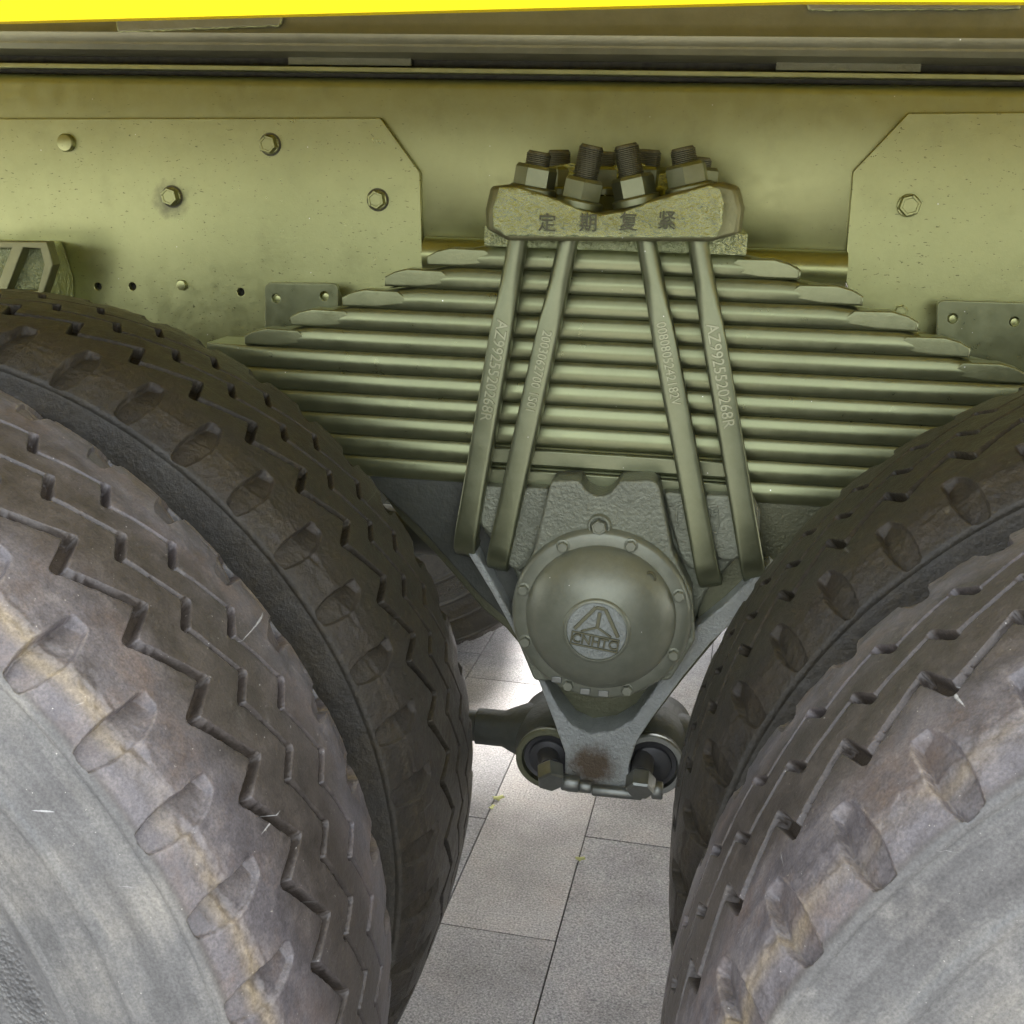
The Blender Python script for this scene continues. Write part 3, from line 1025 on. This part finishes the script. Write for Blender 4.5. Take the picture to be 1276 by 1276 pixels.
for k in range(NL):
    leaf(k)
    # ground facet on the front corner of each visible leaf end
    if k < 5:
        for sgn, ex in ((1, ends[k][0]), (-1, ends[k][1])):
            z1_ = TOPZ - k * LT
            c = at(ex, 343 + 27 * k, LY0).x
            x0_, x1_ = c + sgn * .002, c + sgn * .088
            zb_ = z1_ - LT + .002
            hgt = LT * .78
            rr = random.Random(k * 7 + sgn)
            pts = [(x0_, zb_), (x0_ + sgn * .045, zb_), (x1_ - sgn * .004, zb_ + hgt * .22), (x1_, zb_ + hgt * .55), (x1_ - sgn * .012, zb_ + hgt * .98), (x0_ + sgn * .03, zb_ + hgt * 1.02), (x0_ + sgn * .012, zb_ + hgt * .8), (x0_, zb_ + hgt * .5)]
            link('leaf_end_facet', prism_mesh('leaf_end_facet', pts, LY0 + .0015, LY0 + .03, .002), M['facet'], spring)
# flat shims clamped between the middle of the lowest leaves and the seat
for j, (pa, pb) in enumerate(((541, 566), (569, 590))):
    A = at(590, (pa + pb) / 2, LY0 - .004)
    B = at(924, (pa + pb) / 2 + 20, LY0 - .004)
    zA, zB = zz(pb, LY0 - .004, 752), zz(pa, LY0 - .004, 752)
    b = MB().box(A.x, B.x, LY0 - .0045, LY0 + .02, BOTZ + LT * (1 - j) + .001 + .002, BOTZ + LT * (2 - j) - .003)
    link('spring_shim', b.mesh('spring_shim'), M['rod'], spring, bevel=.0025)

# ---------------------------------------------------------------- top clamp block
CY = 1.365
def cpt(pts, Y):
    return [xz(x, y, Y) for x, y in pts]
face = cpt([(622, 233), (645, 234), (668, 241), (695, 250), (722, 262), (750, 268), (778, 264), (805, 253), (835, 245), (862, 237), (884, 231), (897, 236), (902, 252), (900, 280), (892, 296), (760, 296), (630, 294), (615, 284), (613, 262)], CY)
clamp = link('clamp_block', prism_mesh('clamp_block', face, CY, CY + .03, .003), M['clamp'], truck, 'rough cast clamp block with four recessed characters, holding the nuts')
zbase = TOPZ + .0265
def body_loop(Y, pxs):
    return [Vector((at(x, y, Y).x, Y, at(x, y, Y).z)) for x, y in pxs]
l1 = [(606, 285), (605, 262), (612, 232), (640, 229), (668, 238), (695, 248), (722, 258), (750, 264), (778, 260), (805, 250), (835, 241), (862, 233), (900, 226), (921, 232), (928, 258), (924, 290), (892, 299), (760, 299), (630, 298)]
L1_ = body_loop(CY + .022, [(x + (5 if x < 750 else -5), y + 2) for x, y in l1])
L2_ = body_loop(CY + .045, l1)
L3_ = [v + Vector((0, .15, 0)) for v in L2_]
b = MB().loft([L1_, L2_, L3_])
link('clamp_body', b.mesh('clamp_body'), M['clampside'], clamp, angle=40, bevel=.004)
ridge = [(x, y) for x, y in cpt([(650, 240), (690, 206), (715, 203), (735, 218), (752, 222), (765, 206), (800, 203), (822, 216), (848, 210), (868, 224), (880, 250)], 1.50)]
link('clamp_ridge', prism_mesh('clamp_ridge', ridge, 1.498, 1.518, .003), M['clamp'], clamp)
# four characters on the face: recess shade put into their dark strokes
for ch, x, y in (('\u5b9a', 682, 279), ('\u671f', 733, 279), ('\u590d', 783, 278), ('\u7d27', 831, 276)):
    me = text_mesh(ch, .022, .0007)
    p = at(x, y, CY - .0004)
    me.materials.append(M['groove_shade'])
    o = share('cast_character', me, clamp, Matrix.Translation(p) @ Matrix.Rotation(R_(90), 4, 'X'))

# ---------------------------------------------------------------- U-bolt rods, nuts, threads
def sq_loop(c, ex, ey, wx, wy, p, n=20):
    out = []
    for i in range(n):
        a = 2 * math.pi * (i + .5) / n
        ca, sa = math.cos(a), math.sin(a)
        rx = math.copysign(abs(ca) ** (2 / p), ca)
        ry = math.copysign(abs(sa) ** (2 / p), sa)
        out.append(c + ex * (rx * wx) + ey * (ry * wy))
    return out
def thread_mesh(r, h, pitch=.0022):
    n = int(h / pitch)
    prof = []
    for i in range(n):
        prof += [(r, i * pitch), (r, i * pitch + pitch * .35), (r * .90, i * pitch + pitch * .7)]
    prof += [(r * .9, n * pitch), (r * .82, n * pitch + .002)]
    b = MB().lathe(prof, (0, 0, 0), (0, 0, 1), 24)
    me = b.mesh('threaded_end')
    me.materials.append(M['thread'])
    return me
nut_me = MB().lathe([(.0285, -.004), (.0285, .003), (.027, .0050), (.022, .0055)], (0, 0, 0), (0, 0, 1), 32).lathe([(.0235, .004), (.0252, .006), (.0252, .026), (.0225, .030), (.016, .030)], (0, 0, 0), (0, 0, 1), 6).mesh('clamp_nut')
nut_me.materials.append(M['rod'])
nut_me.shade_smooth()
nut_me.set_sharp_from_angle(angle=R_(25))

RY = 1.418
rods = [ # top px, bottom px, nut px (base), stub length, text
    ((646, 298), (583, 660), (664, 238), .016, 'AZ9925520268R', 'first rod from the left, raised number AZ9925520268R'),
    ((709, 298), (625, 678), (722, 254), .038, '2003062700 1S01', 'second rod from the left, raised number beginning 2003'),
    ((805, 298), (879, 698), (793, 251), .034, '0080805242182V', 'third rod from the left, raised number ending 82V'),
    ((869, 298), (935, 690), (859, 236), .018, 'AZ9925520268R', 'rightmost rod, raised number AZ9925520268R'),
]
for i, (tp, bt, nb, stub, txt, lab) in enumerate(rods):
    T, Bm = at(tp[0], tp[1], RY), at(bt[0], bt[1], RY - .004)
    d = (T - Bm).normalized()
    ex = Vector((0, 1, 0)).cross(d).normalized()
    if ex.x < 0:
        ex = -ex
    loops = []
    L = (T - Bm).length
    # bend at the bottom runs back under the saddle
    for a in (100, 70, 45, 20, 0):
        rb = .032
        c = Bm + Vector((0, rb - rb * math.cos(R_(a)), 0)) - d * (rb * math.sin(R_(a)))
        dirv = d * math.cos(R_(a)) - Vector((0, 1, 0)) * math.sin(R_(a))
        ey = dirv.cross(ex)
        loops.append(sq_loop(c, ex, ey, .0150, .013, 9))
    ey0 = d.cross(ex)
    for t_, wx, wy, p_ in ((.15, .0150, .0135, 7), (.4, .0150, .014, 7), (.66, .0146, .0145, 7), (.74, .0142, .0145, 6), (.80, .0134, .0140, 3.6), (.88, .0128, .0135, 2.2), (1.0, .0124, .0140, 2.0), (1.08, .0124, .0140, 2.0)):
        loops.append(sq_loop(Bm + d * (L * t_), ex, ey0, wx, wy, p_))
    b = MB().loft(loops)
    rod = link('clamp_rod', b.mesh('clamp_rod'), M['rod'], truck, lab, angle=38)
    # raised number down the flat face
    flip = 1
    me = text_mesh(txt, .0200 if i in (0, 3) else .0165, .0012, xscale=.93 if i in (0, 3) else .88)
    tc_ = {0: (609, 458), 1: (668, 460), 2: (829, 452), 3: (893, 467)}[i]
    p = at(tc_[0], tc_[1], RY)
    # centre on the rod axis
    s_ = (p - Bm).dot(d)
    front = -ey0 if ey0.y > 0 else ey0
    p = Bm + d * s_ + front * .0148
    zax = front
    xax = -d
    yax = zax.cross(xax)
    Mx = Matrix((xax, yax, zax)).transposed().to_4x4()
    Mx.translation = p
    me.materials.append(M['letter'])
    share('raised_number', me, rod, Mx)
    # nut and threaded end
    nd = Vector((d.x, 0, d.z))
    np_ = at(nb[0], nb[1], RY + (0 if i in (0, 3) else -.004))
    share('clamp_nut', nut_me, rod, orient(np_, nd, .25 + i * .4))
    share('threaded_end', thread_mesh(.0150, .030 + stub), rod, orient(np_, nd))
# rear row of nuts, partly hidden
for (x, y, st) in ((697, 222, .05), (752, 222, .044), (806, 222, .046), (868, 222, .03)):
    p = at(x, y, 1.515)
    nd = Vector(((752 - x) * -.0006, 0, 1))
    rn = share('rear_clamp_nut', nut_me, truck, orient(p - Vector((0, 0, .016)), nd, x * .1))
    share('threaded_end', thread_mesh(.0150, .028 + st * .45), rn, Matrix())

# ---------------------------------------------------------------- spring seat casting
HY = 1.385
saddle = cpt([(597, 603), (690, 607), (824, 612), (938, 618), (948, 640), (946, 688), (915, 700), (880, 740), (860, 790), (840, 830), (660, 830), (648, 735), (636, 705), (602, 665), (599, 640)], HY + .04)
seat = link('spring_seat', prism_mesh('spring_seat', saddle, HY + .045, HY + .15, .006, seg=3), M['cast'], truck, 'lumpy cast spring seat behind the domed hub cover')
for pts in ([(598, 604), (640, 606), (638, 660), (630, 672), (612, 668), (597, 652)], [(654, 606), (686, 607), (676, 660), (660, 705), (645, 712), (628, 700), (634, 660)],
            [(826, 612), (852, 613), (872, 690), (866, 712), (850, 700), (838, 660)], [(878, 615), (918, 617), (928, 690), (912, 700), (893, 696), (880, 650)]):
    link('seat_pad', prism_mesh('seat_pad', rounded(cpt(pts, HY + .035), .008), HY + .032, HY + .06, .004, seg=3), M['cast'], seat)
# raised cast frames with worn marks on the pads
for pts in ([(842, 627), (856, 622), (864, 660), (852, 664), (842, 655)], [(880, 630), (894, 628), (897, 655), (893, 668), (884, 660)]):
    outer = rounded(cpt(pts, HY + .03), .004)
    cx = sum(p[0] for p in outer) / len(outer)
    cz = sum(p[1] for p in outer) / len(outer)
    inner = [(cx + (p[0] - cx) * .72, cz + (p[1] - cz) * .82) for p in outer]
    link('cast_frame', prism_mesh('cast_frame', outer, HY + .030, HY + .036, .0008, [inner]), M['cast'], seat)
for s_, x, y in (('68', 888, 640), ('71', 655, 640), ('A6', 650, 668)):
    me = text_mesh(s_, .016, .0009)
    me.materials.append(M['cast'])
    share('cast_mark', me, seat, Matrix.Translation(at(x, y, HY + .0315)) @ Matrix.Rotation(R_(90), 4, 'X'))
boss = [(686, 600), (722, 599), (728, 611), (742, 619), (756, 618), (766, 609), (772, 600), (812, 599), (821, 606), (838, 690), (862, 740), (866, 800), (835, 850), (665, 850), (640, 790), (648, 720), (664, 690), (676, 640)]
sb = link('seat_boss', prism_mesh('seat_boss', rounded(cpt(boss, HY), .006, 3), HY + .003, HY + .06, .004, seg=3), M['cast'], seat)

# ---------------------------------------------------------------- hub cover
hc = at(748, 769, HY - .010)
HR = .1125
def face_lathe(prof, n=72):
    return MB().lathe(prof, (hc.x, HY + .02, hc.z), (hc.x, -5, hc.z), n)
# ring flange
cover = link('hub_cover', face_lathe([(HR + .003, 0), (HR + .003, .022), (HR, .028), (HR - .003, .030), (.0955, .030), (.0945, .027)], 96).mesh('hub_cover'), M['hub'], truck, 'domed round hub cover with a ring of small bolts', angle=40)
dome = [(.0965, .026), (.0955, .034), (.0935, .040), (.089, .046), (.084, .052), (.078, .058), (.070, .0645), (.060, .0705), (.050, .0745), (.0425, .077), (.0415, .0800), (.0395, .0815)]
link('dome', face_lathe(dome + [(.038, .0815), (.0375, .0795), (.001, .0795)], 96).mesh('dome'), M['hub'], cover, angle=50)
sb_me = MB().lathe([(.0090, 0), (.0090, .0012), (.0065, .002)], (0, 0, 0), (0, 0, 1), 18).lathe([(.0072, .001), (.0072, .0062), (.0062, .0075), (.001, .0075)], (0, 0, 0), (0, 0, 1), 6).mesh('cover_bolt')
sb_me.materials.append(M['hub'])
sb_me.shade_smooth()
sb_me.set_sharp_from_angle(angle=R_(28))
by_ = HY + .02 - .030
for i, (x, y) in enumerate(((704, 687), (782, 690), (839, 745), (836, 815), (781, 860), (706, 858), (654, 800), (651, 735))):
    p = at(x, y, by_ - .003)
    v = Vector((p.x - hc.x, 0, p.z - hc.z)).normalized() * .1045
    share('cover_bolt', sb_me, cover, orient(Vector((hc.x + v.x, by_ + .0003, hc.z + v.z)), FR, i * .7))
# plug high on the dome, and the large bolt above the ring
p = at(809, 722, HY - .030)
b = MB().lathe([(.0085, 0), (.0085, .003), (.0068, .0045), (.0055, .0040), (.0050, .0015)], p + Vector((0, .008, 0)), p + Vector((0.01, -1, 0.01)), 20)
link('breather_plug', b.mesh('breather_plug'), M['thread'], cover)
p = at(747, 655, HY)
b = MB().lathe([(.0150, 0), (.0150, .006), (.0135, .0085), (.0115, .0085), (.0105, .004)], p + Vector((0, .004, 0)), p + Vector((0, -1, 0)), 30)
link('bolt_collar', b.mesh('bolt_collar'), M['cast'], seat)
share('seat_bolt', hexhead('seat_bolt', .0098, .012, 0), seat, orient(p, FR, .2)).data.materials.append(M['hub'])
# small notches of the lower flange
for x, y in ((728, 866), (752, 868), (690, 852)):
    p = at(x, y, by_)
    v = Vector((p.x - hc.x, 0, p.z - hc.z)).normalized() * .106
    b = MB().box(-.007, .007, -.0012, 0.002, -.0045, .0045)
    o = link('flange_pad', b.mesh('flange_pad'), M['steel'], cover, bevel=.001)
    o.location = (hc.x + v.x, by_, hc.z + v.z)

# medallion with raised triangle emblem and boxed letters
MY = HY + .02 - .0795
mc = Vector((hc.x, MY, hc.z))
b = MB().lathe([(.0372, 0), (.0372, .0012), (.0362, .002), (.001, .002)], mc + Vector((0, .0008, 0)), mc + Vector((0, -1, 0)), 64)
med = link('medallion', b.mesh('medallion'), M['medal'], cover, 'round grey emblem plate with a raised triangle and boxed letters')
EY0, EY1 = MY - .0035, MY - .0008
def bar2(b, p, q, w0, w1=None):
    p, q = Vector(p), Vector(q)
    d = (q - p).normalized()
    n_ = Vector((-d.y, d.x))
    w1 = w0 if w1 is None else w1
    P4 = [p + n_ * w0 / 2, q + n_ * w1 / 2, q - n_ * w1 / 2, p - n_ * w0 / 2]
    fr = [(mc.x + v.x, EY0, mc.z + v.y) for v in P4]
    bk = [(mc.x + v.x, EY1, mc.z + v.y) for v in P4]
    b.loft([fr, bk])
tilt = R_(-7)
def tl(x, y):
    return (x * math.cos(tilt) - y * math.sin(tilt), x * math.sin(tilt) + y * math.cos(tilt))
b = MB()
for pq in (((-.006, .0315), (-.0275, -.0015), .0045), ((.006, .0315), (.0275, -.0015), .0045), ((-.006, .0315), (.006, .0315), .004),
           ((0, .026), (0, .006), .0045), ((0, .006), (-.019, -.003), .0025), ((0, .006), (.019, -.003), .0025),
           ((-.029, -.0055), (.029, -.0055), .0022), ((-.029, -.0215), (.029, -.0215), .0022), ((-.029, -.0045), (-.029, -.0225), .0022), ((.029, -.0045), (.029, -.0225), .0022)):
    bar2(b, tl(*pq[0]), tl(*pq[1]), pq[2])
em = link('emblem', b.mesh('emblem'), M['thread'], cover, bevel=.0005)
me = text_mesh('CNHTC', .0165, .0014, xscale=.98)
me.materials.append(M['thread'])
tp_ = tl(0, -.0137)
share('emblem_letters', me, cover, Matrix.Translation((mc.x + tp_[0], MY - .0018, mc.z + tp_[1])) @ Matrix.Rotation(R_(90), 4, 'X') @ Matrix.Rotation(tilt, 4, 'Z'))

# ---------------------------------------------------------------- lower V bracket and torque rods
VY = 1.415
rim = [(574, 676), (612, 738), (648, 803), (672, 852), (690, 900), (704, 940), (703, 984), (706, 988), (782, 994), (784, 955), (793, 925), (815, 892), (850, 845), (885, 802), (925, 765), (975, 718),
       (960, 702), (942, 716), (905, 752), (868, 782), (838, 822), (812, 865), (790, 896), (765, 911), (735, 915), (712, 904), (694, 880), (672, 836), (645, 783), (612, 722), (590, 684)]
vb = link('axle_rod_bracket', prism_mesh('axle_rod_bracket', cpt(rim, VY), VY, VY + .085, .004, seg=3), M['bracket'], truck, 'V-shaped cast bracket below the hub with a rust stain at its foot')
webp = [(430, 560), (1060, 600), (1040, 640), (1000, 690), (960, 735), (900, 790), (850, 850), (800, 915), (785, 950), (720, 950), (697, 900), (672, 850), (645, 803), (630, 785), (600, 760), (575, 730), (540, 690), (500, 650), (470, 610)]
link('bracket_web', prism_mesh('bracket_web', cpt(webp, VY + .045), VY + .05, VY + .07, .003), M['web'], vb)
wing = [(440, 560), (610, 570), (640, 640), (660, 740), (668, 800), (640, 780), (600, 745), (560, 700), (520, 655), (470, 610)]
link('bracket_wing', prism_mesh('bracket_wing', cpt(wing, VY + .03), VY + .030, VY + .049, .003), M['dark'], vb)
wing = [(905, 600), (1060, 600), (1030, 640), (1000, 668), (950, 712), (900, 752), (870, 780), (866, 740), (880, 700)]
link('bracket_wing', prism_mesh('bracket_wing', cpt(wing, VY + .03), VY + .030, VY + .049, .003), M['web'], vb)
# hole in the recess: its inner shade put into a near-black ring
p = at(717, 895, VY + .049)
b = MB().lathe([(.0085, 0), (.0085, .003), (.0065, .0035), (.0055, .001)], p + Vector((0, .001, 0)), p + Vector((0, -1, 0)), 20)
link('web_hole', b.mesh('web_hole'), M['bore'], vb)

def torque(cx, cy, side, lab, armY):
    c = at(cx, cy, 1.455)
    b = MB().lathe([(.037, 0), (.041, .0), (.043, .003), (.043, .012), (.050, .020), (.056, .045), (.058, .08), (.054, .115), (.044, .13)], (c.x, 1.452, c.z), (c.x, 9, c.z), 48)
    # neck and rod going sideways to the axle
    yc_ = 1.452 + .065
    b.lathe([(.048, .01), (.040, .045), (.030, .068), (.0265, .075), (.0265, .115), (.0225, .117), (.0225, .55)], (c.x, yc_, c.z + .004), (c.x + side, yc_, c.z + .004), 32)
    o = link('torque_rod', b.mesh('torque_rod'), M['dark'], truck, lab, angle=35)
    b = MB().lathe([(.0455, 0), (.0460, -.006), (.0440, -.008), (.0375, -.008), (.0360, -.004), (.0355, .004)], (c.x, 1.452, c.z), (c.x, 9, c.z), 48, cap=False)
    link('eye_ring', b.mesh('eye_ring'), M['steel' if side > 0 else 'web'], o, angle=40)
    b = MB().lathe([(.036, .002), (.034, -.002), (.028, .0), (.027, -.006), (.020, -.009), (.002, -.010)], (c.x, 1.452, c.z), (c.x, 9, c.z), 40)
    link('rubber_bush', b.mesh('rubber_bush'), M['rubber_bush'], o, angle=50)
    return o, c
tl_, cL = torque(684, 942, -1, 'torque rod reaching left from the bracket foot to the left axle', 0)
tr_, cR = torque(812, 950, 1, 'torque rod eye on the right of the bracket foot', 0)
# pins clamped to the bracket foot, hexagon bolt heads towards the viewer
for (px, py, hx, hy, par, rl) in ((682, 940, 686, 972, tl_, .1), (802, 945, 799, 982, tr_, .5)):
    a, c = at(px, py, 1.45), at(hx, hy - 14, 1.405)
    b = MB().cyl(a, c, .0150, 24)
    link('pin_shank', b.mesh('pin_shank'), M['rubber_bush'], par, angle=40)
    d = (c - a).normalized()
    h_ = MB().lathe([(.0175, 0), (.0200, .003), (.0200, .023), (.0180, .026), (.001, .026)], (0, 0, 0), (0, 0, 1), 6).mesh('pin_nut')
    h_.materials.append(M['steel'])
    h_.shade_smooth()
    h_.set_sharp_from_angle(angle=R_(25))
    share('pin_nut', h_, par, orient(c - d * .004, (d + Vector((0, -.1, -.55))), rl))
for (a, c, r, par) in ((at(700, 974, 1.405), at(722, 977, 1.405), .0115, tl_), (at(722, 979, 1.405), at(737, 981, 1.405), .0085, tl_),
                       (at(738, 984, 1.405), at(800, 990, 1.405), .0082, tr_), (at(812, 984, 1.41), at(826, 985, 1.41), .0125, tr_)):
    b = MB().lathe([(r * .9, 0), (r, .002), (r, (c - a).length - .002), (r * .9, (c - a).length)], a, c, 16)
    link('cross_bolt', b.mesh('cross_bolt'), M['steel'], par, angle=40)

# ---------------------------------------------------------------- yellow body above
BY = .78
e0, e1 = at(0, 27, BY), at(1000, 2, BY)
zb0 = (e0.z + e1.z) / 2
b = MB()
def zl(x):
    return e0.z + (e1.z - e0.z) * (x - e0.x) / (e1.x - e0.x)
xa, xb = -3.0, 3.0
z_ = [zb0, zb0]
b.loft([[(xa, BY, zl(e0.x)), (xa, BY + .012, zl(e0.x)), (xa, BY + .012, 1.60), (xa, BY, 1.60)],
        [(e0.x, BY, zl(e0.x)), (e0.x, BY + .012, zl(e0.x)), (e0.x, BY + .012, 1.60), (e0.x, BY, 1.60)],
        [(e1.x, BY, zl(e1.x)), (e1.x, BY + .012, zl(e1.x)), (e1.x, BY + .012, 1.60), (e1.x, BY, 1.60)],
        [(xb, BY, zl(e1.x)), (xb, BY + .012, zl(e1.x)), (xb, BY + .012, 1.60), (xb, BY, 1.60)]])
body = link('body_skirt', b.mesh('body_skirt'), M['yellow'], truck, 'bright yellow lower edge of the body side')
YB1 = 2 * YC - BY
b = MB().box(-3, 3, BY + .03, YB1 - .03, 1.53, 1.60).box(-3, 3, BY, BY + .05, 1.6005, 2.0).box(-3, 3, YB1 - .05, YB1, 1.6005, 2.0).box(-3, -2.95, BY + .051, YB1 - .051, 1.6005, 2.0).box(2.95, 3, BY + .051, YB1 - .051, 1.6005, 2.0)
link('cargo_body', b.mesh('cargo_body'), M['yellow'], truck, 'open yellow cargo body over the chassis', bevel=.003)
print('slabs', nsl)
